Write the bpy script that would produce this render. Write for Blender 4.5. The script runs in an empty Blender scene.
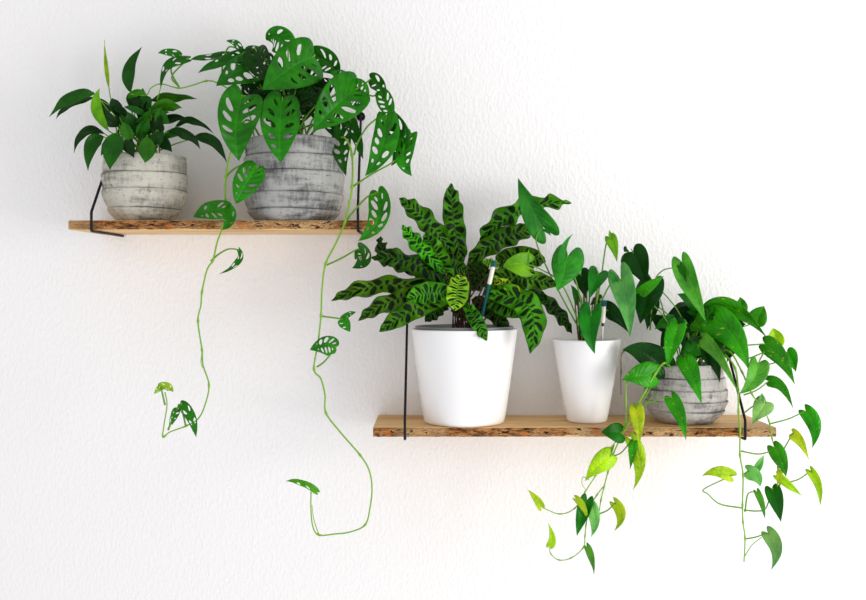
import bpy, math, random
from mathutils import Vector, Quaternion, noise
random.seed(7)
COL = bpy.context.scene.collection
# ------------------------------------------------------------------ camera frame
D, F, HX, HY = 2.2, 1010.0, 433.0, 285.0      # distance to the wall, focal (px), vanishing point
def P(px, py, Y=0.11):
    """point Y metres in front of the wall that the photograph shows at (px, py)"""
    s = (D - Y) / F
    return Vector(((px - HX) * s, -Y, (HY - py) * s))
CAM = Vector((0, -D, 0))
def srgb(c):
    return tuple(((v/255)/12.92 if v/255 <= .04045 else ((v/255+.055)/1.055)**2.4) for v in c)

# ------------------------------------------------------------------ node helpers
def new_mat(name):
    m = bpy.data.materials.new(name); m.use_nodes = True
    nt = m.node_tree; nt.nodes.clear()
    return m, nt
def nd(nt, t, **kw):
    n = nt.nodes.new(t)
    for k, v in kw.items():
        if k.startswith('i_'):
            n.inputs[k[2:].replace('_', ' ')].default_value = v
        else: setattr(n, k, v)
    return n
def math_n(nt, op, a, b=None, c=None):
    n = nt.nodes.new('ShaderNodeMath'); n.operation = op
    for i, x in enumerate((a, b, c)):
        if x is None: continue
        if isinstance(x, (int, float)): n.inputs[i].default_value = x
        else: nt.links.new(x, n.inputs[i])
    return n.outputs[0]
def mixc(nt, fac, a, b, mode='MIX'):
    n = nt.nodes.new('ShaderNodeMix'); n.data_type = 'RGBA'; n.blend_type = mode
    for i, x in ((0, fac), (6, a), (7, b)):
        if isinstance(x, (int, float)): n.inputs[i].default_value = x
        elif isinstance(x, tuple): n.inputs[i].default_value = (*x[:3], 1)
        else: nt.links.new(x, n.inputs[i])
    return n.outputs[2]
def smooth(nt, x, lo, hi):
    n = nt.nodes.new('ShaderNodeMapRange'); n.interpolation_type = 'SMOOTHSTEP'
    n.inputs['From Min'].default_value = lo; n.inputs['From Max'].default_value = hi
    nt.links.new(x, n.inputs['Value']); return n.outputs[0]
def noise_n(nt, vec, scale, detail=3, rough=.5, map_scale=None, dist=0):
    if map_scale:
        mp = nd(nt, 'ShaderNodeMapping'); mp.inputs['Scale'].default_value = map_scale
        nt.links.new(vec, mp.inputs['Vector']); vec = mp.outputs[0]
    n = nd(nt, 'ShaderNodeTexNoise', i_Scale=scale, i_Detail=detail, i_Roughness=rough, i_Distortion=dist)
    nt.links.new(vec, n.inputs['Vector']); return n.outputs['Fac']
def principled(nt, col=None, rough=.5, spec=.5, bump=None, bstr=.3, bdist=.002, transl=0, metallic=0):
    p = nd(nt, 'ShaderNodeBsdfPrincipled'); out = nd(nt, 'ShaderNodeOutputMaterial')
    p.inputs['Roughness'].default_value = rough
    p.inputs['Specular IOR Level'].default_value = spec
    p.inputs['Metallic'].default_value = metallic
    if isinstance(col, tuple): p.inputs['Base Color'].default_value = (*col, 1)
    else: nt.links.new(col, p.inputs['Base Color'])
    if bump is not None:
        b = nd(nt, 'ShaderNodeBump', i_Strength=bstr, i_Distance=bdist)
        nt.links.new(bump, b.inputs['Height']); nt.links.new(b.outputs[0], p.inputs['Normal'])
    sh = p.outputs[0]
    if transl:
        t = nd(nt, 'ShaderNodeBsdfTranslucent')
        if isinstance(col, tuple): t.inputs['Color'].default_value = (*col, 1)
        else: nt.links.new(mixc(nt, 1.0, col, (1.0, .95, .35), 'MULTIPLY'), t.inputs['Color'])
        mx = nd(nt, 'ShaderNodeMixShader'); mx.inputs[0].default_value = transl
        nt.links.new(sh, mx.inputs[1]); nt.links.new(t.outputs[0], mx.inputs[2]); sh = mx.outputs[0]
    nt.links.new(sh, out.inputs[0]); return p

# ------------------------------------------------------------------ materials
def plain(name, c, rough=.5, spec=.5, metallic=0):
    m, nt = new_mat(name); principled(nt, srgb(c), rough, spec, metallic=metallic); return m
def mat_wall():
    m, nt = new_mat('white_plaster')
    co = nd(nt, 'ShaderNodeTexCoord').outputs['Object']
    a = noise_n(nt, co, 105, 2, .45, (1.4, 1, .8), .5)
    b = noise_n(nt, co, 40, 2, .5)
    h = math_n(nt, 'ADD', smooth(nt, a, .35, .75), math_n(nt, 'MULTIPLY', b, .6))
    principled(nt, srgb((243, 242, 241)), .85, .15, h, .32, .0022); return m
def mat_pot(name, light, dark, amount):
    m, nt = new_mat(name)
    co = nd(nt, 'ShaderNodeTexCoord').outputs['Object']
    hs = noise_n(nt, co, 9, 6, .65, (1.2, 1.2, 9))          # horizontal brush streaks
    vs = noise_n(nt, co, 14, 5, .7, (9, 9, 1.6))            # vertical drag marks
    big = noise_n(nt, co, 11, 2, .5, (1, 1, 1.8))
    k = math_n(nt, 'ADD', math_n(nt, 'MULTIPLY', hs, .45), math_n(nt, 'MULTIPLY', vs, .4))
    k = math_n(nt, 'ADD', k, math_n(nt, 'MULTIPLY', big, .5))
    f = smooth(nt, k, .60 , .86)
    att = nd(nt, 'ShaderNodeAttribute', attribute_name='seam').outputs['Fac']
    vf = math_n(nt, 'MULTIPLY', f, amount)
    c = mixc(nt, vf, light, dark)
    c = mixc(nt, math_n(nt, 'MULTIPLY', att, smooth(nt, big, .3, .6)), c, srgb((62, 60, 60)))
    speck = noise_n(nt, co, 120, 2, .5, (1, 1, 2))
    c = mixc(nt, math_n(nt, 'MULTIPLY', smooth(nt, speck, .62, .72), .6), c, srgb((70, 68, 68)))
    principled(nt, c, .8, .2, k, .4, .003); return m
def mat_wood():
    m, nt = new_mat('planed_pale_wood')
    co = nd(nt, 'ShaderNodeTexCoord').outputs['Object']
    g = noise_n(nt, co, 6, 5, .6, (1, 14, 14))
    b = noise_n(nt, co, 3, 2, .5, (1, 3, 3))
    c = mixc(nt, smooth(nt, g, .3, .7), srgb((204, 158, 98)), srgb((232, 196, 138)))
    c = mixc(nt, math_n(nt, 'MULTIPLY', smooth(nt, b, .5, .7), .4), c, srgb((150, 100, 56)))
    principled(nt, c, .6, .3, g, .15, .001); return m
def mat_bark():
    m, nt = new_mat('rough_bark')
    co = nd(nt, 'ShaderNodeTexCoord').outputs['Object']
    a = noise_n(nt, co, 48, 6, .75, (.55, 1, 2.4), 1.2)
    b = noise_n(nt, co, 100, 5, .75, (.5, 1, 1.8), 1.0)
    big = noise_n(nt, co, 7, 2, .5)
    c = mixc(nt, smooth(nt, a, .36, .62), srgb((74, 40, 20)), srgb((190, 134, 78)))
    c = mixc(nt, math_n(nt, 'MULTIPLY', smooth(nt, big, .48, .62), smooth(nt, b, .35, .55)), c, srgb((204, 168, 120)), 'MIX')
    c = mixc(nt, smooth(nt, b, .52, .60), c, srgb((44, 24, 14)))
    c = mixc(nt, math_n(nt, 'MULTIPLY', smooth(nt, noise_n(nt, co, 26, 4, .6), .60, .68), .6), c, srgb((190, 104, 44)))
    principled(nt, c, .85, .2, a, .7, .004); return m
def mat_soil():
    m, nt = new_mat('dark_soil')
    co = nd(nt, 'ShaderNodeTexCoord').outputs['Object']
    a = noise_n(nt, co, 90, 4, .7)
    principled(nt, mixc(nt, a, srgb((28, 18, 12)), srgb((86, 60, 42))), .95, .1, a, .8, .004); return m

def leaf_mat(kind, rough, spec, transl, under=False):
    m, nt = new_mat(kind + ('_leaf_underside' if under else '_leaf'))
    oc = nd(nt, 'ShaderNodeObjectInfo')
    col = oc.outputs['Color']; alpha = oc.outputs['Alpha']
    uv = nd(nt, 'ShaderNodeUVMap').outputs[0]
    sx = nd(nt, 'ShaderNodeSeparateXYZ'); nt.links.new(uv, sx.inputs[0])
    u, v0 = sx.outputs[0], sx.outputs[1]
    v = math_n(nt, 'SUBTRACT', math_n(nt, 'MULTIPLY', v0, 2), 1)
    av = math_n(nt, 'ABSOLUTE', v)
    co = nd(nt, 'ShaderNodeTexCoord').outputs['Object']
    n1 = noise_n(nt, co, 26, 3, .6)
    c = mixc(nt, 1.0, col, mixc(nt, smooth(nt, n1, .3, .7), (.62, .72, .6), (1.5, 1.25, 1.0)), 'MULTIPLY')
    nv = {'monstera': 9, 'pothos': 11, 'anthurium': 8, 'peace_lily': 14, 'calathea': 13}[kind]
    vein = math_n(nt, 'SINE', math_n(nt, 'MULTIPLY', u, nv * 6.283))
    vf = smooth(nt, vein, .82, 1.0)
    if kind == 'calathea':
        # alternating large and small dark ovals along both sides of the midrib
        uu = math_n(nt, 'ADD', u, math_n(nt, 'MULTIPLY', av, -.012))
        sg = math_n(nt, 'MULTIPLY', math_n(nt, 'SIGN', v), .022)
        uu = math_n(nt, 'ADD', uu, sg)
        uw = math_n(nt, 'ADD', uu, math_n(nt, 'MULTIPLY', noise_n(nt, co, 55, 2), .06))
        def ovals(off, ru, rv, cv, N=7.5):
            t = math_n(nt, 'SUBTRACT', math_n(nt, 'FRACT', math_n(nt, 'ADD', math_n(nt, 'MULTIPLY', uw, N), off)), .5)
            q = math_n(nt, 'DIVIDE', math_n(nt, 'SUBTRACT', av, cv), rv)
            t = math_n(nt, 'DIVIDE', t, ru)
            r = math_n(nt, 'ADD', math_n(nt, 'MULTIPLY', t, t), math_n(nt, 'MULTIPLY', q, q))
            return math_n(nt, 'SUBTRACT', 1, smooth(nt, r, .7, 1.15))
        o = math_n(nt, 'MAXIMUM', ovals(0, .215, .46, .44), ovals(.5, .105, .26, .28))
        mar = smooth(nt, av, .90, .99)
        mid = math_n(nt, 'SUBTRACT', 1, smooth(nt, av, .02, .07))
        o = math_n(nt, 'MAXIMUM', o, math_n(nt, 'MULTIPLY', mar, .7))
        o = math_n(nt, 'MAXIMUM', o, math_n(nt, 'MULTIPLY', mid, .55))
        if under: c = mixc(nt, .75, c, srgb((74, 22, 28)))
        else: c = mixc(nt, math_n(nt, 'MULTIPLY', o, .95), c, srgb((4, 22, 5)))
        bmp = vein
    else:
        mid = math_n(nt, 'SUBTRACT', 1, smooth(nt, av, .015, .07))
        lighter = mixc(nt, 1.0, c, (1.7, 1.45, 1.3), 'MULTIPLY')
        c2 = mixc(nt, math_n(nt, 'MULTIPLY', mid, .65), c, lighter)
        c2 = mixc(nt, math_n(nt, 'MULTIPLY', vf, .30 if kind != 'peace_lily' else .12), c2, lighter)
        if kind == 'pothos':
            cb = nd(nt, 'ShaderNodeCombineXYZ')
            nt.links.new(math_n(nt, 'MULTIPLY', u, 7), cb.inputs[0]); nt.links.new(v, cb.inputs[1])
            nt.links.new(oc.outputs['Random'], cb.inputs[2])
            vn = noise_n(nt, cb.outputs[0], 2.2, 3, .6)
            th = math_n(nt, 'SUBTRACT', 1.0, alpha)
            on = smooth(nt, math_n(nt, 'SUBTRACT', vn, math_n(nt, 'ADD', math_n(nt, 'MULTIPLY', th, .55), .22)), 0, .07)
            c2 = mixc(nt, math_n(nt, 'MULTIPLY', on, .85), c2, srgb((196, 222, 60)))
        c = c2
        if under: c = mixc(nt, .35, c, srgb((90, 160, 60)))
        bmp = math_n(nt, 'ADD', math_n(nt, 'MULTIPLY', vein, .5), math_n(nt, 'MULTIPLY', mid, -1.2))
    principled(nt, c, rough, spec, bmp, .35, .0012, transl=transl); return m

M = {
 'wall': mat_wall(), 'wood': mat_wood(), 'bark': mat_bark(), 'soil': mat_soil(),
 'steel': plain('black_steel', (9, 9, 12), .5, .25), 'screw': plain('dark_screw_metal', (40, 40, 44), .4, .5, .8),
 'white_pot': plain('glossy_white_ceramic', (243, 242, 241), .22, .5),
 'liner': plain('grey_plastic', (120, 124, 126), .4, .4),
 'potA': mat_pot('whitewashed_terracotta', srgb((198, 195, 182)), srgb((92, 90, 84)), .85),
 'potB': mat_pot('grey_washed_terracotta', srgb((168, 168, 164)), srgb((60, 61, 64)), .95),
 'potE': mat_pot('brushed_grey_terracotta', srgb((190, 186, 180)), srgb((84, 82, 82)), .9),
 'teal': plain('teal_plastic', (0, 84, 84), .5, .25), 'sensor_white': plain('white_plastic', (232, 226, 216), .4),
 'tip': plain('dark_plastic', (24, 30, 34), .5),
 'vine': plain('green_vine_skin', (116, 168, 14), .45), 'petiole': plain('green_petiole_skin', (92, 146, 12), .45),
 'petiole_dark': plain('maroon_petiole_skin', (70, 26, 26), .5), 'petiole_dull': plain('dull_green_petiole_skin', (62, 92, 40), .5),
 'vine_brown': plain('brown_stem_skin', (104, 82, 44), .6),
}
for k, (r, s, t) in {'monstera': (.33, .22, .25), 'pothos': (.33, .22, .32), 'anthurium': (.40, .22, .28),
                     'peace_lily': (.35, .2, .2), 'calathea': (.42, .14, .15)}.items():
    M[k] = leaf_mat(k, r, s, t); M[k + '_u'] = leaf_mat(k, .55, .25, t, True)

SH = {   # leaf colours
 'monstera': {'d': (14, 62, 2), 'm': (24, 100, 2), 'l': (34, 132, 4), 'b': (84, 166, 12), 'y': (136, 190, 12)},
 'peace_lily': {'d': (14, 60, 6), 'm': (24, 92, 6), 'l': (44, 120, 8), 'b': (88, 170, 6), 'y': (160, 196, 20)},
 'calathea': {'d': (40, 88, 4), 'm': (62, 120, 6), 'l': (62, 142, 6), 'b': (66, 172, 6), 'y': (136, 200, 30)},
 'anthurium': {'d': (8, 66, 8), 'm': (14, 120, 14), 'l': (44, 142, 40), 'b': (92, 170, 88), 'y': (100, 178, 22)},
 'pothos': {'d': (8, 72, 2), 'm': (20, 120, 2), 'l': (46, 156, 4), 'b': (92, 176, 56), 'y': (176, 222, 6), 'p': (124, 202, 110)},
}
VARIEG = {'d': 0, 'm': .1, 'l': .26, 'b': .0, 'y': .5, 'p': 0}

# ------------------------------------------------------------------ object helpers
def tag(o, label=None, cat=None, group=None, kind=None):
    if label: o['label'] = label
    if cat: o['category'] = cat
    if group: o['group'] = group
    if kind: o['kind'] = kind
    return o
def empty(name, loc):
    o = bpy.data.objects.new(name, None); COL.objects.link(o); o.location = loc; o.empty_display_size = .05
    return o
def wloc(o):
    v = Vector(o.location)
    while o.parent: o = o.parent; v = v + Vector(o.location)
    return v
def link(name, verts, faces, mat, parent=None, loc=None, smooth=True, mats=None):
    """verts in world space; stored relative to loc"""
    loc = Vector(loc) if loc is not None else (wloc(parent) if parent else Vector((0, 0, 0)))
    me = bpy.data.meshes.new(name)
    me.from_pydata([tuple(Vector(v) - loc) for v in verts], [], faces)
    for x in (mats or [mat]): me.materials.append(x)
    if smooth: me.polygons.foreach_set('use_smooth', [True] * len(me.polygons))
    me.update()
    o = bpy.data.objects.new(name, me); COL.objects.link(o)
    if parent: o.parent = parent; o.location = loc - wloc(parent)
    else: o.location = loc
    return o
def catmull(pts, per=8):
    pts = [Vector(p) for p in pts]
    if len(pts) == 2: return [pts[0].lerp(pts[1], i / per) for i in range(per + 1)]
    q = [2 * pts[0] - pts[1]] + pts + [2 * pts[-1] - pts[-2]]
    out = []
    for i in range(1, len(q) - 2):
        a, b, c, d = q[i-1:i+3]
        for k in range(per):
            t = k / per
            out.append(.5 * ((2*b) + (c-a)*t + (2*a-5*b+4*c-d)*t*t + (3*b-a-3*c+d)*t**3))
    out.append(pts[-1]); return out
def tube_geo(path, r0, r1=None, ring=8, knots=()):
    r1 = r0 if r1 is None else r1
    vs, fs = [], []; n = len(path); ref = Vector((.3, .8, .5))
    for i, p in enumerate(path):
        t = (path[min(i+1, n-1)] - path[max(i-1, 0)]).normalized()
        a = t.cross(ref).normalized(); b = t.cross(a)
        r = r0 + (r1 - r0) * i / (n - 1)
        for kn in knots:
            r *= 1 + .7 * math.exp(-((p - kn).length / .004) ** 2)
        for k in range(ring):
            an = 2 * math.pi * k / ring
            vs.append(p + a * math.cos(an) * r + b * math.sin(an) * r)
    for i in range(n - 1):
        for k in range(ring):
            k2 = (k + 1) % ring
            fs.append((i*ring+k, i*ring+k2, (i+1)*ring+k2, (i+1)*ring+k))
    fs.append(tuple(range(ring))[::-1]); fs.append(tuple((n-1)*ring + k for k in range(ring)))
    return vs, fs
def tube(name, pts, r0, r1, mat, parent=None, loc=None, per=8, ring=8, knots=(), smooth_path=True):
    path = catmull(pts, per) if smooth_path else [Vector(p) for p in pts]
    vs, fs = tube_geo(path, r0, r1, ring, knots)
    return link(name, vs, fs, mat, parent, loc)
def lathe(name, prof, centre, mat, parent, seg=72, warp=None, seam=None, close=True):
    vs, fs = [], []
    for i, (r, z) in enumerate(prof):
        for k in range(seg):
            a = 2 * math.pi * k / seg
            dz = warp(i, a) if warp else 0
            vs.append(Vector(centre) + Vector((r * math.cos(a), r * math.sin(a), z + dz)))
    for i in range(len(prof) - 1):
        for k in range(seg):
            k2 = (k + 1) % seg
            fs.append((i*seg+k, i*seg+k2, (i+1)*seg+k2, (i+1)*seg+k))
    if close: fs.append(tuple(range(seg))[::-1])
    o = link(name, vs, fs, mat, parent)
    if seam:
        at = o.data.attributes.new('seam', 'FLOAT', 'POINT')
        at.data.foreach_set('value', [seam[i] for i in range(len(prof)) for _ in range(seg)])
    return o
def box_geo(x0, x1, y0, y1, z0, z1):
    vs = [Vector((x, y, z)) for x in (x0, x1) for y in (y0, y1) for z in (z0, z1)]
    return vs, [(0,1,3,2), (4,6,7,5), (0,4,5,1), (2,3,7,6), (0,2,6,4), (1,5,7,3)]

# ------------------------------------------------------------------ leaves
OUT = {
 'pothos': [(0,0),(-.08,.10),(-.13,.27),(-.05,.43),(.12,.5),(.33,.47),(.58,.33),(.78,.17),(.92,.055),(1,0)],
 'anthurium': [(0,0),(-.12,.07),(-.25,.2),(-.24,.37),(-.05,.5),(.2,.48),(.48,.35),(.74,.18),(.92,.055),(1,0)],
 'monstera': [(0,0),(-.05,.12),(-.05,.3),(.07,.45),(.26,.5),(.48,.46),(.68,.34),(.84,.19),(.94,.07),(1,0)],
 'peace_lily': [(0,0),(.05,.12),(.15,.3),(.3,.46),(.45,.5),(.6,.44),(.75,.30),(.88,.14),(.95,.05),(1,0)],
 'calathea': [(0,0),(.03,.14),(.1,.32),(.25,.44),(.45,.49),(.65,.48),(.8,.39),(.9,.24),(.96,.11),(1,0)],
}
def outline(kind, n):
    pts = catmull([Vector((a, c, 0)) for a, c in OUT[kind]], 12)
    L = [0]
    for i in range(1, len(pts)): L.append(L[-1] + (pts[i] - pts[i-1]).length)
    out = []; j = 0
    for i in range(n + 1):
        s = L[-1] * i / n
        while j < len(L) - 2 and L[j+1] < s: j += 1
        t = (s - L[j]) / max(1e-9, L[j+1] - L[j])
        q = pts[j].lerp(pts[j+1], min(1, max(0, t))); out.append((q.x, max(0, q.y)))
    return out
OC = {}
HOLES = [(.20,.50,.035,.24),(.34,.52,.045,.30),(.48,.52,.045,.30),(.62,.50,.042,.28),(.75,.46,.032,.22)]
def leaf(kind, B, Mp, T, width, tilt, shade, parent, fold=.22, wave=None, rng=None, holes=None, curl=0.0, name='leaf'):
    rng = rng or random
    Lc = (Mp - B).length + (T - Mp).length
    ctrl = 2 * Mp - (B + T) / 2
    nr = {'monstera': 46, 'calathea': 40}.get(kind, 26); nc = {'monstera': 10, 'calathea': 8}.get(kind, 6)
    key = (kind, nr)
    if key not in OC: OC[key] = outline(kind, nr)
    E = OC[key]
    nveins = {'monstera': 9, 'pothos': 11, 'anthurium': 8, 'peace_lily': 14, 'calathea': 13}[kind]
    def C(t):
        if t < 0: return B + (ctrl - B) * 2 * t
        return B * (1-t)**2 + ctrl * 2*t*(1-t) + T * t*t
    def dC(t):
        t = max(0, min(1, t)); return ((ctrl - B) * (1-t) + (T - ctrl) * t).normalized()
    hl = []
    if kind == 'monstera' and holes != 0:
        k = .68 + .45 * rng.random() if holes is None else holes
        small = width < .032
        for sd in (-1, 1):
            for q, (a, b, c, d) in enumerate(HOLES):
                if small:
                    if q % 2 == 0: continue
                    c, a = c * 1.3, a + .02
                if rng.random() < .86:
                    hl.append((a + rng.uniform(-.015, .015), sd * (b + rng.uniform(-.06, .04)), c * k * rng.uniform(.6, 1.15), d * rng.uniform(.7, 1.2)))
    wave_a, wave_n = {'calathea': (.085, 5.5), 'peace_lily': (.025, 2.2), 'pothos': (.03, 1.6), 'monstera': (.03, 2.0), 'anthurium': (.025, 1.3)}[kind]
    if wave is not None: wave_a = wave
    ph = rng.uniform(0, 6.28); tw = rng.uniform(-.25, .25); asym = rng.uniform(.92, 1.08)
    def S_N(t):
        d = dC(t); view = (CAM - C(max(0, t))).normalized()
        s = d.cross(view)
        if s.length < .15: s = d.cross(Vector((.3, -.5, .8)))
        s.normalize(); n = s.cross(d).normalized()
        if n.dot(view) < 0: n = -n
        q = Quaternion(d, math.radians(tilt) + tw * (t - .5))
        s.rotate(q); n.rotate(q); return s, n
    Wd = width / max(.3, math.cos(math.radians(tilt)))
    vs, uvp, inside = [], [], []
    ncol = 2 * nc + 1
    for i in range(nr + 1):
        for j in range(ncol):
            m, v = i / nr, (j - nc) / nc
            ins = False
            for (hm, hv, rm, rv) in hl:
                dm, dv = (m - hm) / rm, (v - hv) / rv; r = math.hypot(dm, dv)
                if r < 1:
                    ins = True
                    if r < 1e-4: r = 1e-4
                    pm, pv = hm + dm / r * rm, hv + dv / r * rv
                    m, v = pm, pv; break
            fi = m * nr; i0 = min(nr - 1, int(fi)); ft = fi - i0
            ea = E[i0][0] + (E[i0+1][0] - E[i0][0]) * ft; ec = E[i0][1] + (E[i0+1][1] - E[i0][1]) * ft
            a = m + (ea - m) * abs(v) ** 1.3; c = ec * v * (asym if v > 0 else 2 - asym)
            s, n = S_N(a)
            w = wave_a * Lc * math.sin(wave_n * 6.283 * m + ph + (1.3 if v > 0 else 0)) * v * v * min(1, 2.4*ec)
            w += {'monstera': .012, 'anthurium': .007, 'pothos': .006, 'peace_lily': .004, 'calathea': .004}[kind] * Wd * math.cos(nveins * 6.283 * m) * min(1, 4 * abs(v) * (1 - abs(v)) + .0)
            off = n * (abs(c) * Wd * fold + w - curl * Wd * 4 * c * c)
            vs.append(C(a) + s * c * Wd + off); uvp.append((m, v * .5 + .5)); inside.append(ins)
    fs = []
    for i in range(nr):
        for j in range(ncol - 1):
            f = (i*ncol+j, i*ncol+j+1, (i+1)*ncol+j+1, (i+1)*ncol+j)
            if all(inside[k] for k in f): continue
            fs.append(f)
    # make face normals look at the viewer (the upper side)
    f = fs[len(fs)//2]; a, b, c = vs[f[0]], vs[f[1]], vs[f[2]]
    if (b - a).cross(c - a).dot(S_N(.5)[1]) < 0: fs = [t[::-1] for t in fs]
    used = sorted({k for f in fs for k in f}); ix = {k: n for n, k in enumerate(used)}
    vs = [vs[k] for k in used]; uvp = [uvp[k] for k in used]; fs = [tuple(ix[k] for k in f) for f in fs]
    o = link(name, vs, fs, None, parent, B, True, [M[kind], M[kind + '_u']])
    uvl = o.data.uv_layers.new(name='UVMap')
    for lp in o.data.loops: uvl.data[lp.index].uv = uvp[lp.vertex_index]
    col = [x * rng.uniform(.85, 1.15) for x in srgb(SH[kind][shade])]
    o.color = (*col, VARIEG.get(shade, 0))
    sm = o.modifiers.new('thickness', 'SOLIDIFY'); sm.thickness = .0005; sm.offset = -1; sm.material_offset = 1
    sm.use_rim = True
    return o

def grow(kind, spec, parent, crown, rng, pet_r=.0014, pet_mat='petiole', arch=.25):
    """spec lines: base_x base_y tip_x tip_y width Ybase Ytip tilt shade | m x y | p x y Y ... | auto | none | f fold | c curl | h holes"""
    for line in spec.strip().splitlines():
        line = line.split('#')[0].strip()
        if not line: continue
        parts = [q.split() for q in line.split('|')]
        b = parts[0]
        bx, by, tx, ty, w, Yb, Yt, tilt = map(float, b[:8]); shade = b[8]
        opt = {q[0]: q[1:] for q in parts[1:]}
        B, T = P(bx, by, Yb), P(tx, ty, Yt)
        if 'm' in opt:
            v = list(map(float, opt['m'])); Mp = P(v[0], v[1], v[2] if len(v) > 2 else (Yb + Yt) / 2 + .008)
        else:
            L = (T - B).length; Mp = (B + T) / 2 + Vector((0, -.07 * L, .07 * L))
        lf = leaf(kind, B, Mp, T, w * (D - (Yb + Yt) / 2) / F, tilt, shade, parent,
                  fold=float(opt['f'][0]) if 'f' in opt else (.36 if kind != 'calathea' else .16),
                  rng=rng, holes=float(opt['h'][0]) if 'h' in opt else None, curl=float(opt['c'][0]) if 'c' in opt else rng.uniform(-.05, .28))
        if 'none' in opt: continue
        into = B + (Mp - B) * .12
        if 'p' in opt:
            v = list(map(float, opt['p'])); pts = [P(*v[k:k+3]) for k in range(0, len(v), 3)] + [B, into]
        else:
            a = rng.uniform(0, 6.28); rr = crown[3] * math.sqrt(rng.random())
            root = Vector((crown[0] + rr * math.cos(a), crown[1] + rr * math.sin(a), crown[2] - .005))
            md = root.lerp(B, .5) + Vector((0, 0, arch * (B - root).length * .5)) + Vector(((root.x - B.x) * .12, 0, 0))
            pts = [root, md, B, into]
        tube('petiole', pts, pet_r * 1.25, pet_r * .8, M[pet_mat], lf, B, per=7, ring=6)

# ------------------------------------------------------------------ setting
def wall():
    vs, fs = box_geo(-3.2, 3.2, 0, .12, -1.6, 1.6)
    o = link('wall_back', vs, fs, M['wall'], smooth=False); tag(o, kind='structure')
wall()

def shelf(X0, X1, zt, th, seed, label):
    dep = .196; n = 260; zb = zt - th
    def edge(x, k):                                 # uneven live edge
        return dep + .0030 * noise.noise(Vector((x * 9, seed, k * 1.7))) + .0016 * noise.noise(Vector((x * 34, seed + 5, k * 3)))
    vs, fs = [], []
    for i in range(n + 1):
        x = X0 + (X1 - X0) * i / n
        y1 = edge(x, 0) - .001; y2 = edge(x, 1) - .001
        for (y, z) in ((.001, zb), (.001, zt), (y1 - .0015, zt), (y1, zt - .0012), (y2, zb + .001), (y2 - .0015, zb)):
            vs.append(Vector((x, -y, z)))
    for i in range(n):
        for k in range(6):
            k2 = (k + 1) % 6; fs.append((i*6+k, (i+1)*6+k, (i+1)*6+k2, i*6+k2))
    fs.append(tuple(range(6))); fs.append(tuple(n*6 + k for k in range(6))[::-1])
    base = Vector(((X0 + X1) / 2, -.1, zb))
    o = link('shelf_board', vs, fs, M['wood'], None, base, smooth=False)
    tag(o, label, 'shelf')
    # bark strip along the front
    nb, r = 420, 9; vs, fs = [], []
    for i in range(nb + 1):
        x = X0 + .0005 + (X1 - X0 - .001) * i / nb
        yb = edge(x, 0)
        for k in range(r + 1):
            t = k / r; z = zt - .0006 - (th - .001) * t + .0008 * noise.noise(Vector((x * 60, t * 3, seed)))
            bul = math.sin(math.pi * t) ** .5
            d = .0040 * bul + .0022 * noise.noise(Vector((x * 70, z * 260, seed))) * bul + .0014 * noise.noise(Vector((x * 200, z * 500, seed)))
            vs.append(Vector((x, -(yb - .0008 + max(-.001, d)), z)))
    bk = len(vs)
    for i in range(nb + 1):
        x = X0 + .0005 + (X1 - X0 - .001) * i / nb
        vs.append(Vector((x, -(dep - .006), zb + .0004))); vs.append(Vector((x, -(dep - .006), zt - .0006)))
    for i in range(nb):
        for k in range(r):
            a = i*(r+1)+k; fs.append((a, a+1, a+r+2, a+r+1))
        fs.append((i*(r+1)+r, bk+2*i, bk+2*i+2, (i+1)*(r+1)+r)); fs.append((bk+2*i+1, i*(r+1), (i+1)*(r+1), bk+2*i+3))
    for i in (0, nb):
        fs.append(tuple([i*(r+1)+k for k in range(r+1)] + [bk+2*i, bk+2*i+1]))
    link('bark_edge', vs, fs, M['bark'], o, base)
    return o
ZU, ZL, TH = .1285, -.283, .0185
shelf(-.723, -.119, ZU, TH, 3.0, 'upper wooden shelf board with bark edge, under the two grey pots')
shelf(-.119, .681, ZL, TH, 11.0, 'lower wooden shelf board with bark edge, under the white pots')

def bracket(X, zt, label, lean=0):
    b = empty('shelf_bracket', (X, 0, zt - TH)); tag(b, label, 'bracket', 'black wire shelf brackets')
    yf = .2055; zb = zt - TH
    pts = [Vector((X, -.008, zt + .238)), Vector((X, -.0095, zt + .230))]
    pts += [Vector((X, -(.012 + (yf - .012) * t), zt + .225 + (.016 - .225) * t)) for t in (0, .33, .66, 1)]
    pts += [Vector((X, -yf - .0006, zt + .008)), Vector((X, -yf - .0006, zb - .0005)), Vector((X, -yf + .0012, zb - .003)), Vector((X, -.19, zb - .0033)), Vector((X, -.01, zb - .0033)), Vector((X, -.002, zb - .0033))]
    pts = [q + Vector((lean * max(0, (q.z - zt) / .238), 0, 0)) for q in pts]
    tube('rod', pts, .0027, .0027, M['steel'], b, None, ring=10, smooth_path=False)
    def eye(name, z, r):
        vs, fs = [], []
        seg = 20
        for y in (0, -.006):
            for k in range(seg):
                a = 2*math.pi*k/seg; vs.append(Vector((X + lean + r*math.cos(a), y, z + r*math.sin(a))))
        for k in range(seg): fs.append((k, (k+1) % seg, seg + (k+1) % seg, seg + k))
        fs.append(tuple(range(seg))[::-1]); fs.append(tuple(seg + k for k in range(seg)))
        return link(name, vs, fs, M['steel'], b, Vector((X, 0, z)), smooth=False)
    e = eye('mounting_plate', zt + .238, .0095)
    vs, fs = tube_geo([Vector((X+lean, -.006, zt+.238)), Vector((X+lean, -.0105, zt+.238))], .0045, .0035, 10)
    link('screw', vs, fs, M['screw'], e)
bracket(-.6745, ZU, 'black wire bracket at the left end of the upper shelf')
bracket(-.1480, ZU, 'black wire bracket at the right end of the upper shelf', -.009)
bracket(-.0555, ZL, 'black wire bracket at the left end of the lower shelf')
bracket(.6165, ZL, 'black wire bracket at the right end of the lower shelf')

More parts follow.
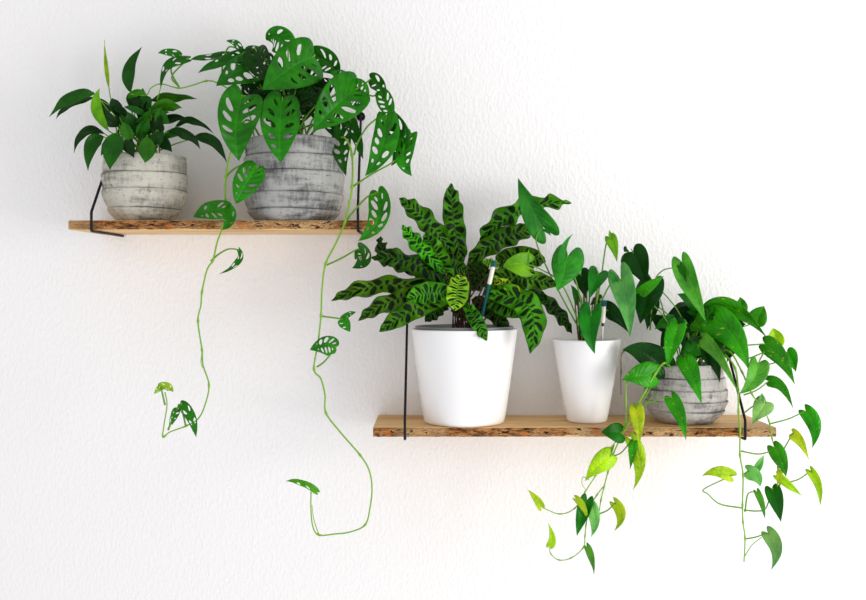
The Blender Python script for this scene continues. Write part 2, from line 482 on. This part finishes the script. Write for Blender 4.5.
# ------------------------------------------------------------------ pots
def grey_pot(parent, c, prof, seams, mat, seed):
    """prof: (radius, z) outer silhouette; seams: z of the overlapping bands"""
    H = prof[-1][1]
    def R(z):
        for (r0, z0), (r1, z1) in zip(prof, prof[1:]):
            if z <= z1:
                t = (z - z0) / (z1 - z0); return r0 + (r1 - r0) * t
        return prof[-1][0]
    pp = catmull([Vector((r, z, 0)) for r, z in prof], 10)
    def Rs(z):
        for a, b in zip(pp, pp[1:]):
            if z <= b.y: return a.x + (b.x - a.x) * (z - a.y) / max(1e-9, b.y - a.y)
        return prof[-1][0]
    zs = sorted([H * i / 60 for i in range(61)] + [s - .0008 for s in seams] + [s for s in seams] + [s + .0008 for s in seams])
    pts, seam = [(prof[0][0] - .004, 0)], [0]
    for z in zs:
        nxt = [s for s in seams if s >= z]                      # each band overhangs the next at its top edge
        off = 0
        below = max([s for s in seams if s < z - 1e-6], default=0); above = min(nxt, default=H)
        t = (z - below) / max(1e-6, above - below)
        off = -.0026 * (1 - t) + .0010 * t
        dk = max([math.exp(-((z - s) / .0011) ** 2) for s in seams] + [0])
        pts.append((Rs(z) + off - .0016 * dk, z)); seam.append(dk)
    r = prof[-1][0]
    pts += [(r - .0015, H + .001), (r - .006, H + .001), (r - .008, H - .002), (r - .009, H - .02), (r - .012, H - .035)]; seam += [0] * 5
    def warp(i, a):
        z = pts[i][1]; k = min(1, z / .02) * (1 if i < len(pts) - 5 else .3)
        return k * (.0016 * noise.noise(Vector((math.cos(a) * 1.5, math.sin(a) * 1.5, seed + z * 20))) + .0007 * noise.noise(Vector((math.cos(a) * 6, math.sin(a) * 6, seed + z * 60))))
    lathe('plant_pot', pts, c, mat, parent, 120, warp, seam)
def soil(parent, c, r, z):
    prof = [(r * t, z + .004 * (1 - t*t)) for t in (1, .8, .6, .4, .2, .02)]
    lathe('soil', prof, c, M['soil'], parent, 40, lambda i, a: .002 * noise.noise(Vector((math.cos(a) * i, math.sin(a) * i, 3.3))), close=False)
def white_pot(parent, c, rb, rt, H, liner=True):
    prof = [(0.001, .001), (rb - .006, .0), (rb - .002, .0015), (rb, .006)]
    for k in range(1, 14):
        t = k / 14; prof.append((rb + (rt - rb) * t ** .93, .006 + (H - .008) * t))
    prof += [(rt, H - .003), (rt, H - .001), (rt - .001, H), (rt - .004, H), (rt - .005, H - .002), (rt - .007, H - .03), (rt - .012, H - .05)]
    lathe('plant_pot', prof, c, M['white_pot'], parent, 96, close=False)
    if liner:
        q = [(rt - .022, H - .035), (rt - .011, H - .02), (rt - .0085, H + .003), (rt - .0085, H + .0055), (rt - .012, H + .0055), (rt - .014, H - .03)]
        lathe('inner_pot', q, c, M['liner'], parent, 72, close=False)

# ================================================================== A  peace lily
yA = .11
cA = Vector((-.596, -yA, ZU)); A = empty('potted_peace_lily', cA)
tag(A, 'plant with pointed dark leaves in small whitewashed banded pot on the upper shelf', 'potted plant')
grey_pot(A, cA, [(.056, 0), (.073, .022), (.084, .05), (.0868, .085), (.0852, .115), (.082, .135)], [.027, .0655, .099], M['potA'], 2.0)
soil(A, cA, .073, .118)
rA = random.Random(11)
grow('peace_lily', '''
95 94 49 117 12 .13 .15 30 m | m 72 98
97 98 56 119 7 .10 .09 40 d | m 72 103
109 131 100 88 11 .17 .17 10 b | m 97 108
120 126 101 103 13 .15 .17 -10 d | m 106 117
131 93 142 47 12 .08 .06 10 m | m 129 70
150 101 197 99 9 .10 .13 45 l | m 172 96
150 113 182 108 14 .14 .17 30 l | m 166 106
152 116 170 124 16 .16 .19 20 m
175 128 214 134 7 .14 .17 30 d | m 192 120
192 139 227 163 11 .15 .18 15 d | m 212 141 | p 160 150 .12 175 144 .14
166 132 200 149 10 .17 .2 30 d | m 187 134
105 134 74 153 9 .14 .17 30 d | m 85 132
104 137 88 171 14 .17 .2 10 m | m 92 146
112 138 101 156 8 .12 .13 20 d
118 133 110 170 20 .18 .215 5 m | m 112 150
147 136 145 163 17 .19 .215 0 l | m 147 151
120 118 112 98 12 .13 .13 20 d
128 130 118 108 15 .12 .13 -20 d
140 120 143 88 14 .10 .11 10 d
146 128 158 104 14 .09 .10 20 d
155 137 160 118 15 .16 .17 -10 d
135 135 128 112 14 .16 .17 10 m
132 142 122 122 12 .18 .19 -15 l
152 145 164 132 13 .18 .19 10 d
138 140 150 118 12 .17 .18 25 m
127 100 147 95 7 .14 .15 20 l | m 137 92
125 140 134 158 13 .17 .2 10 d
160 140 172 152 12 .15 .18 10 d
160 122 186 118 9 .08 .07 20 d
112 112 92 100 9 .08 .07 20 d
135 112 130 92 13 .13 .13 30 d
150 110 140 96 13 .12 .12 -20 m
''', A, (cA.x, cA.y, cA.z + .12, .035), rA, .0012, 'petiole', .15)
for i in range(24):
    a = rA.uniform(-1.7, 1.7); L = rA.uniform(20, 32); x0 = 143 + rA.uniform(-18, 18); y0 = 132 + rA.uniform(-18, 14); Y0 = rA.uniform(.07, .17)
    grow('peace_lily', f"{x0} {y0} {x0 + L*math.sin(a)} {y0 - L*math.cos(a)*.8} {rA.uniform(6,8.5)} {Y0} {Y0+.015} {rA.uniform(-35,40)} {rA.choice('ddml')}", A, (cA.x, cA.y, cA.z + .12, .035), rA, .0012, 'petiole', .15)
tube('flower_spike', [P(118, 140, .11), P(114, 115, .1), P(110, 95, .09), P(107, 72, .09), P(105, 58, .09), P(104.5, 40, .088)], .0016, .0006, M['vine'], A, None, knots=())
sp = leaf('peace_lily', P(109, 88, .095), P(106, 68, .097), P(104.5, 42, .09), .008, 20, 'y', A, fold=.8, rng=rA, wave=0, name='spathe')

# ================================================================== B  swiss cheese vine
cB = Vector((-.287, -.112, ZU)); Bp = empty('potted_swiss_cheese_vine', cB)
tag(Bp, 'trailing plant with holey leaves in big dark-streaked grey pot on upper shelf', 'potted plant')
grey_pot(Bp, cB, [(.079, 0), (.094, .02), (.1015, .045), (.1035, .085), (.1025, .125), (.0995, .168)], [.024, .0567, .100, .133], M['potB'], 5.0)
soil(Bp, cB, .088, .15)
rB = random.Random(5)
grow('monstera', '''
288 47 266 40 27 .10 .10 0 l | m 276 37 | h .9
314 57 262 90 48 .17 .20 5 l | m 291 68 .205 | f .18 | h .7
313 56 337 78 24 .10 .10 10 m | m 330 64
357 88 313 131 44 .16 .21 0 l | m 336 106 .205 | h .8
352 92 368 104 30 .15 .16 10 l
371 79 383 99 15 .16 .17 20 m | m 380 86 | p 357 88 .16 363 85 .16
380 92 389 122 17 .16 .18 10 l | m 388 107 | p 357 88 .15 372 96 .15
386 116 365 176 26 .18 .22 10 l | m 382 148 .215 | p 354 155 .18 358 142 .18 367 127 .18 378 118 .18
389 119 391 166 22 .165 .18 25 m | m 401 142 | none
411 134 412 176 18 .18 .19 20 l | m 404 158 | p 352 187 .2 372 174 .2 398 158 .19
378 192 358 241 22 .205 .235 5 l | m 378 220 .235 | p 345 222 .206 354 211 .208 366 198 .208 374 194 .206
359 249 352 268 17 .215 .23 30 m | m 364 260 | p 327 265 .21 342 258 .212 354 251 .214
243 96 239 161 42 .18 .225 0 l | m 236 125 .225 | h .8
283 98 281 163 40 .18 .225 0 l | m 280 130 .222 | h .8
253 55 198 73 12 .14 .16 30 m | m 224 61
244 60 190 60 9 .12 .13 50 m | m 214 57
188 59 161 88 9 .15 .16 30 m | m 168 66 | p 179 87 .15 172 76 .15
180 56 158 53 8 .14 .15 20 l | p 179 87 .145 171 70 .145
242 51 226 41 7 .13 .14 30 l | m 235 43 | p 222 75 .13 223 62 .13 229 47 .135
262 64 216 86 32 .15 .18 0 m | m 240 70 | h 1.3
256 50 277 79 26 .17 .19 10 d | m 263 66
345 122 346 176 20 .14 .17 20 m | m 342 147
350 120 363 159 12 .15 .17 30 m | m 357 138
257 167 236 204 27 .205 .225 5 l | m 245 186 | p 226 177 .2 234 169 .205 246 164 .206
229 210 193 217 19 .21 .215 20 l | m 210 211 | p 225 197 .206
229 209 222 230 13 .21 .22 25 l | m 230 220 | none
239 250 219 274 6 .215 .22 30 l | m 237 263 | p 211 261 .208 219 254 .212 229 249 .214
336 347 310 350 20 .208 .215 0 l | m 324 345 | p 317 367 .208 325 361 .21
342 319 350 332 12 .21 .215 10 l | p 321 316 .21
342 319 356 312 6 .21 .21 20 l | none
181 404 196 437 11 .215 .22 10 l | m 191 418 | p 186 427 .21
177 409 172 425 8 .215 .215 10 l | p 168 430 .212
161 387 173 392 9 .22 .22 40 y | m 168 387 | p 165 405 .215
163 386 154 394 6 .215 .22 20 y | none
317 492 286 481 7 .215 .22 20 b | m 302 483 | none
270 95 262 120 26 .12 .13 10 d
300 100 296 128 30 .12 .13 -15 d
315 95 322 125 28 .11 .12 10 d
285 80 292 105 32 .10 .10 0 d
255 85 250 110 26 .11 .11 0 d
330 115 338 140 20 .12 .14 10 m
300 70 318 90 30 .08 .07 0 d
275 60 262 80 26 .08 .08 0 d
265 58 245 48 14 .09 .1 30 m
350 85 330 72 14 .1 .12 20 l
''', Bp, (cB.x, cB.y, cB.z + .152, .04), rB, .0016, 'petiole', .25)
for i in range(15):
    a = rB.uniform(-2.2, 2.2); L = rB.uniform(20, 32); x0 = 292 + rB.uniform(-34, 38); y0 = 100 + rB.uniform(-26, 26); Y0 = rB.uniform(.05, .15)
    grow('monstera', f"{x0} {y0} {x0 + L*math.sin(a)} {y0 - L*math.cos(a)*.8} {rB.uniform(17,25)} {Y0} {Y0+.02} {rB.uniform(-30,30)} {rB.choice('ddm')}", Bp, (cB.x, cB.y, cB.z + .152, .04), rB, .0016, 'petiole', .25)
def vine(parent, pts, r0, r1, mat='vine', nodes=None):
    w = [P(*p) for p in pts]
    return tube('vine', w, r0, r1, M[mat], parent, None, per=10, ring=8, knots=[P(*n) for n in (nodes or pts[1:-1])])
vine(Bp, [(262,140,.13),(248,120,.16),(236,135,.2),(229,160,.208),(226,177,.209),(225,195,.209),(226,212,.211),(222,229,.212),(217,243,.211),(213,260,.21),(207,270,.21),(202,292,.21),(201,305,.21),(198,321,.21),(202,350,.21),(203,365,.21),(209,385,.21),(205,405,.21),(198,419,.21),(186,426,.21),(170,432,.212),(163,437,.214),(164,425,.216),(167,405,.216),(165,392,.216)], .0021, .0012,
     nodes=[(226,177,.209),(213,260,.21),(202,292,.21),(198,321,.21),(202,350,.21),(209,385,.21),(186,426,.21),(164,436,.213)])
tube('new_shoot', [P(202,352,.211), P(201,362,.213), P(202.5,368,.213)], .0011, .0005, M['vine'], Bp)
tube('new_shoot', [P(169,430,.212), P(171,415,.214), P(180,404,.215)], .0009, .0006, M['vine'], Bp)
vine(Bp, [(335,140,.13),(345,138,.17),(352,155,.19),(352,187,.207),(349,205,.209),(345,222,.21),(336,243,.21),(325.5,264.5,.21),(322,290,.21),(321,315.5,.21),(318,343,.21),(314,369,.21),(321,379,.21),(325,395,.21),(326,413,.21),(341,433,.21),(360,455,.21),(369,470,.21),(372,488,.21),(370,508,.21),(365,525,.21),(350,532,.21),(335,534,.21),(319,535,.212),(313,527,.214),(311,510,.216),(311,492,.216)], .0021, .0013,
     nodes=[(352,155,.19),(352,187,.207),(345,222,.21),(325.5,264.5,.21),(321,315.5,.21),(314,369,.21),(326,413,.21),(360,455,.21),(365,525,.21),(319,535,.212)])
tube('new_shoot', [P(319,535,.212), P(314,520,.214), P(312,505,.216)], .0011, .0006, M['vine'], Bp)
vine(Bp, [(255,140,.12),(245,100,.14),(227,88,.15),(215,82,.15),(206,81,.15),(190,86,.15),(178,88,.15),(161,84,.15),(151,88,.15),(146,95,.145),(130,94,.15)], .0017, .001, nodes=[(206,81,.15),(178,88,.15),(161,84,.15)])
tube('new_shoot', [P(161,84,.15), P(160,90,.15), P(157,100,.15)], .0012, .0008, M['vine'], Bp)

# ================================================================== C  rattlesnake plant
cC = Vector((.0645, -.115, ZL)); Cp = empty('potted_rattlesnake_plant', cC)
tag(Cp, 'plant with long dark-spotted wavy leaves in the large white pot on the lower shelf', 'potted plant')
white_pot(Cp, cC, .0835, .1095, .193)
soil(Cp, cC, .094, .176)
rC = random.Random(21)
grow('calathea', '''
462 264 451 183 21 .10 .09 5 m | m 454 222
453 254 399 198 19 .11 .13 15 m | m 427 222
445 274 402 225 15 .15 .16 15 b | m 420 246
452 282 425 233 22 .14 .14 -10 l | m 437 255
436 276 381 236 13 .11 .12 20 d | m 391 258
452 286 371 258 20 .14 .16 20 d | m 410 262
448 292 331 301 17 .15 .18 10 m | m 385 285 .17
452 294 358 321 18 .17 .20 10 m | m 400 298 .19
458 294 379 332 20 .18 .215 5 m | m 415 310 .205
455 296 406 300 22 .19 .21 -10 l | m 430 293
480 242 572 203 19 .10 .08 20 l | m 518 211
468 262 538 229 21 .11 .10 10 m | m 502 239
495 263 546 262 24 .09 .09 0 m | m 520 257
486 276 559 285 20 .15 .18 5 m | m 522 278
488 278 527 302 9 .17 .19 20 y | m 508 286
486 296 530 354 27 .17 .21 -8 l | m 528 306 .21
484 294 520 318 30 .15 .18 0 m | m 502 300
461 275 455 311 23 .19 .215 5 y | m 457 292
466 303 487 341 15 .19 .225 0 l | m 476 320 .222
529 290 572 334 13 .10 .10 15 d | m 553 308
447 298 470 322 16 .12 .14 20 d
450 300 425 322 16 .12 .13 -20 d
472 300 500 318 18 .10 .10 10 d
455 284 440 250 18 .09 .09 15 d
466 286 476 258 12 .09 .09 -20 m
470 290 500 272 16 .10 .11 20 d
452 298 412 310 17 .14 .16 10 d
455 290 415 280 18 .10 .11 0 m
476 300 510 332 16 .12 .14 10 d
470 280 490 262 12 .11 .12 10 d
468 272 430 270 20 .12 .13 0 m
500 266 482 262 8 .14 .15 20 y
''', Cp, (cC.x, cC.y, cC.z + .178, .03), rC, .0013, 'petiole_dark', .08)

# ================================================================== D  heart-leaved plant
cD = Vector((.319, -.105, ZL)); Dp = empty('potted_heart_leaf_plant', cD)
tag(Dp, 'upright plant with pale heart-shaped leaves in the narrow white pot, middle of the lower shelf', 'potted plant')
white_pot(Dp, cD, .042, .070, .171, False)
soil(Dp, cD, .060, .150)
rD = random.Random(31)
grow('anthurium', '''
543 227 518 178 27 .16 .17 -15 l | m 529 204 | p 580 330 .11 566 305 .12 547 268 .15 536 240 .16
545 229 551 236 5 .165 .165 20 m | none
526 264 503 267 25 .18 .18 0 y | m 513 264 | p 582 330 .12 562 285 .16 540 269 .18
527 263 529 249 4 .18 .18 0 y | none
568 256 557 291 32 .17 .20 0 l | m 563 275 | f .15
561 262 573 234 8 .18 .18 25 l | m 564 246 | none
598 274 589 299 20 .14 .16 0 m
581 275 586 299 18 .12 .13 20 d
611 239 617 262 12 .13 .14 0 y | p 590 330 .11 600 285 .12 606 245 .13
611 238 609 230 4 .13 .13 0 y | none
621 280 630 337 25 .17 .21 5 b | m 627 306 .205 | p 592 332 .12 600 305 .14 612 282 .16
616 282 609 271 6 .17 .17 0 l | none
591 314 595 354 22 .19 .205 0 m | m 590 334
607 310 629 333 17 .12 .13 20 d | m 618 318
586 320 578 338 9 .17 .19 20 d
578 300 571 285 8 .1 .1 20 m
600 300 590 305 10 .1 .1 10 d
''', Dp, (cD.x, cD.y, cD.z + .152, .016), rD, .0015, 'petiole', .1)
for i in range(9):
    x = 574 + i * 3.2; x2 = 585 + (i - 4) * 1.4
    tube('stem', [P(x2, 345, .105), P((x + x2) / 2 + rD.uniform(-1, 1), 320, .105 + rD.uniform(-.02, .03)), P(x, 292 + rD.uniform(-8, 10), .11 + rD.uniform(-.03, .04))], .0022, .0012, M['petiole_dark'] if i % 2 else M['vine_brown'], Dp)

# ================================================================== E  golden pothos
cE = Vector((.523, -.110, ZL)); Ep = empty('potted_golden_pothos', cE)
tag(Ep, 'trailing plant with yellow-flecked heart leaves in grey banded pot on lower shelf', 'potted plant')
grey_pot(Ep, cE, [(.056, 0), (.074, .018), (.0835, .04), (.085, .058), (.080, .088), (.073, .120)], [.027, .047, .070, .094], M['potE'], 9.0)
soil(Ep, cE, .063, .104)
rE = random.Random(41)
grow('pothos', '''
633 252 646 287 28 .12 .13 10 d
627 249 624 252 7 .12 .12 0 d | none
652 282 640 324 26 .14 .16 20 d | m 645 305
640 293 664 276 12 .15 .17 25 l | m 652 284
682 262 706 322 20 .16 .19 15 b | m 694 292 | p 650 330 .12 654 285 .14 662 271 .15 676 267 .16
680 266 686 292 8 .165 .17 30 m | none
652 302 647 330 17 .11 .12 10 d
697 306 677 294 15 .12 .13 10 m
697 318 675 310 20 .10 .11 0 d
690 300 706 318 12 .10 .11 0 d
678 325 667 368 19 .18 .21 5 l | m 672 346 .205 | p 690 345 .14 686 326 .17
676 322 684 350 14 .17 .18 30 d | none
663 366 622 350 28 .17 .18 5 d | m 642 352
655 376 622 380 26 .20 .215 0 l | m 638 376 | p 643 400 .207 650 388 .205
712 308 767 338 19 .16 .19 25 l | m 738 311
712 318 749 370 32 .17 .21 5 l | m 734 337 .205
742 310 740 297 12 .13 .13 0 l
756 322 764 306 19 .14 .14 0 l
775 343 773 328 17 .15 .15 10 y | p 745 360 .14 764 352 .15
765 344 795 385 19 .19 .21 10 l | m 781 359 | p 734 346 .17 750 345 .18
787 352 796 372 16 .17 .18 0 l | p 757 366 .16 774 363 .17 784 356 .17
758 364 739 394 20 .20 .215 -15 b | m 752 381 | p 765 350 .19
769 381 793 408 12 .20 .215 20 l | m 782 387 | p 744 395 .2 757 390 .2
766 402 752 424 20 .21 .22 0 p | p 744 413 .207 755 405 .21
761 403 762 393 6 .21 .21 0 p | none
703 338 738 392 14 .19 .215 20 b | m 718 354 .213
684 358 702 405 19 .19 .22 0 l | m 693 378 .218 | f .4
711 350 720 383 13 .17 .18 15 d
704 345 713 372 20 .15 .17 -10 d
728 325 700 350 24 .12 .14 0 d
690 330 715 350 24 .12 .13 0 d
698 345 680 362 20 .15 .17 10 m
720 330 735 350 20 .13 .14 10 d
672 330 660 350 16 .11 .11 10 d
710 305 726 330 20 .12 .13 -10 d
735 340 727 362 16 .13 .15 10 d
672 398 686 440 15 .215 .235 5 l | m 681 417 | p 643 403 .207 655 401 .21 664 398 .212
636 408 640 442 15 .215 .225 5 y | m 638 424 | p 634 402 .21
621 433 601 432 20 .215 .22 15 m | m 611 432
632 440 633 490 15 .215 .225 10 y | m 640 464 | p 614 456 .21 622 452 .212
634 442 630 470 9 .22 .225 10 l | none
611 455 585 481 21 .215 .22 0 y | m 597 466 | p 614 445 .21
541 507 528 490 8 .215 .215 20 y | none
550 546 548 523 8 .215 .215 15 y | m 552 536 | none
587 500 577 536 14 .215 .22 0 m | m 581 519 | none
576 499 587 522 7 .22 .225 15 y | m 584 509 | none
592 506 591 537 12 .22 .22 0 p | m 595 522 | none
615 503 614 531 11 .215 .22 20 y | m 621 517 | p 599 514 .21 608 510 .212
587 547 594 575 7 .215 .22 20 b | m 592 560 | p 583 548 .213
774 447 786 477 16 .215 .225 5 l | m 782 462 | p 741 451 .209 757 454 .21 768 452 .212
748 471 760 487 15 .21 .22 10 p | m 757 477 | p 743 475 .209
757 469 764 455 7 .215 .215 10 p | none
731 476 702 476 13 .215 .22 10 y | m 716 472 | p 742 508 .209 720 504 .21 708 494 .212 704 489 .214
772 489 781 522 16 .215 .225 5 m | m 777 505 | p 744 510 .209 757 511 .21 766 508 .213
757 492 765 519 7 .215 .22 15 b | m 762 505 | p 745 512 .209 748 494 .21
768 533 771 570 15 .215 .225 10 p | m 776 550 | p 745 539 .209 756 537 .21
778 476 802 496 9 .215 .22 20 y | m 790 486 | p 778 466 .21
780 470 777 487 6 .22 .22 20 y | none
811 471 820 506 9 .215 .22 10 y | m 819 487 | p 780 483 .21 797 480 .212
806 411 812 448 16 .215 .225 5 l | m 815 428 | p 769 424 .21 788 419 .212
793 433 809 460 11 .215 .22 10 y | m 801 442 | p 777 460 .21 785 447 .212
''', Ep, (cE.x, cE.y, cE.z + .106, .03), rE, .0013, 'petiole', .25)
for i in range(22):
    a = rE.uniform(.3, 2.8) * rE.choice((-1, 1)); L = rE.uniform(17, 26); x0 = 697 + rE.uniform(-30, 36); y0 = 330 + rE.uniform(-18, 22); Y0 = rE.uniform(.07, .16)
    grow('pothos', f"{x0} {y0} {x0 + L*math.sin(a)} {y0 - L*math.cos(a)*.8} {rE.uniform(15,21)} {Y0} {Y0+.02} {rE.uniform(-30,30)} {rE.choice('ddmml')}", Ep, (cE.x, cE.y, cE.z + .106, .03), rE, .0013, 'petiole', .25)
vine(Ep, [(672,368,.16),(664,363,.19),(655,374,.204),(645,392,.21),(636,408,.211),(628,424,.212),(621,437,.211),(613,455,.21),(608,472,.21),(604,487,.21),(601,500,.21),(599,513,.21)], .0019, .001)
vine(Ep, [(668,362,.14),(640,368,.19),(627,382,.205),(626,400,.208),(626,420,.21),(622,432,.21),(612,447,.21),(606,458,.21),(596,475,.21),(585,492,.21),(575,508,.21),(560,514,.21),(543,508,.21)], .0015, .0009)
vine(Ep, [(665,362,.13),(640,350,.16),(623,352,.18),(621,372,.19),(621,395,.19)], .0015, .001, 'vine_brown')
vine(Ep, [(603,487,.21),(597,495,.211),(590,507,.212),(586,525,.212),(585,536,.212),(583,548,.213),(571,558,.213),(559,560,.213),(551,554,.213),(549,546,.213)], .0012, .0008)
tube('new_shoot', [P(589,480,.211), P(583,477,.212), P(582,484,.213), P(586,490,.213)], .0009, .0005, M['vine'], Ep)
vine(Ep, [(712,355,.15),(725,356,.19),(735,368,.205),(738,390,.209),(738.6,412,.21),(740,430,.21),(740,455,.21),(743,475,.21),(742.5,505,.21),(743,522,.21),(745,538,.21),(744,562,.21)], .0019, .0012)
vine(Ep, [(715,350,.15),(730,352,.18),(742,372,.2),(752,394,.208),(762,408,.21),(769,421,.21),(772,438,.21),(776,452,.21),(778,468,.21),(780,484,.21),(776,490,.21),(772,500,.21)], .0016, .001)
tube('new_shoot', [P(745,556,.21), P(752,545,.211), P(762,537,.213)], .0011, .0008, M['vine'], Ep)

# ------------------------------------------------------------------ moisture sticks
def stick(top, bot, r, sections, label):
    B0 = P(*bot); T0 = P(*top); s = empty('moisture_meter', B0); tag(s, label, 'moisture meter', 'moisture meters stuck in the white pots')
    for i, (name, a, b, k, mat) in enumerate(sections):
        p = [T0.lerp(B0, a), T0.lerp(B0, a + (b-a)*.06), T0.lerp(B0, b - (b-a)*.06), T0.lerp(B0, b)]
        ax = (B0 - T0).normalized(); u = ax.cross(Vector((0, 1, 0))).normalized(); w = ax.cross(u)
        vs, fs = [], []; rr = (r*k*.8, r*k, r*k, r*k*.8)
        for q, R_ in zip(p, rr):
            for j in range(16):
                an = 2*math.pi*j/16; vs.append(q + u*math.cos(an)*R_ + w*math.sin(an)*R_)
        for a_ in range(3):
            for j in range(16):
                j2 = (j+1) % 16; fs.append((a_*16+j, a_*16+j2, (a_+1)*16+j2, (a_+1)*16+j))
        fs.append(tuple(range(16))[::-1]); fs.append(tuple(48+j for j in range(16)))
        link(name, vs, fs, M[mat], s, smooth=False)
stick((494.5, 261, .19), (482, 316, .175), .0052, [('cap', 0, .10, 1.0, 'teal'), ('indicator_tube', .10, .42, .85, 'sensor_white'), ('shaft', .42, 1, .62, 'teal')],
      'teal and white moisture stick leaning among the spotted leaves of the large white pot')
stick((604, 301, .18), (601.5, 350, .13), .0056, [('cap', 0, .09, 1.0, 'teal'), ('indicator_tube', .09, .43, .8, 'sensor_white'), ('collar', .43, .50, .5, 'tip'), ('shaft', .50, 1, .35, 'sensor_white')],
      'teal-capped white moisture stick standing in the narrow white pot')

# ------------------------------------------------------------------ light
def area(name, loc, target, sx, sy, power, col):
    l = bpy.data.lights.new(name, 'AREA'); l.shape = 'RECTANGLE'; l.size = sx; l.size_y = sy; l.energy = power; l.color = col
    o = bpy.data.objects.new(name, l); COL.objects.link(o); o.location = loc
    o.rotation_euler = (Vector(target) - Vector(loc)).to_track_quat('-Z', 'Y').to_euler(); return o
area('window_daylight', (2.3, -1.5, -.15), (.1, 0, -.05), 1.1, 1.3, 36, (1, .985, .96))
w = bpy.data.worlds.new('room_light'); bpy.context.scene.world = w; w.use_nodes = True
bg = w.node_tree.nodes['Background']; wt = w.node_tree
tc = wt.nodes.new('ShaderNodeTexCoord'); sp_ = wt.nodes.new('ShaderNodeSeparateXYZ'); wt.links.new(tc.outputs['Generated'], sp_.inputs[0])
up = smooth(wt, sp_.outputs[2], -.6, .6)                       # sunlit floor below, dimmer ceiling above
wt.links.new(mixc(wt, up, (.99, 1.0, 1.06), (.70, .68, .67)), bg.inputs[0]); bg.inputs[1].default_value = .95

# ------------------------------------------------------------------ camera
cam = bpy.data.cameras.new('camera'); co = bpy.data.objects.new('camera', cam); COL.objects.link(co)
co.location = CAM; co.rotation_euler = (math.pi / 2, 0, 0)
cam.sensor_width = 36; cam.lens = 36 * F / 866; cam.shift_y = -(300 - HY) / 866; cam.clip_start = .01
sc = bpy.context.scene; sc.camera = co
sc.view_settings.view_transform = 'Standard'; sc.view_settings.look = 'None'
sc.view_settings.exposure = 0.15; sc.view_settings.gamma = 1; sc.view_settings.use_curve_mapping = False
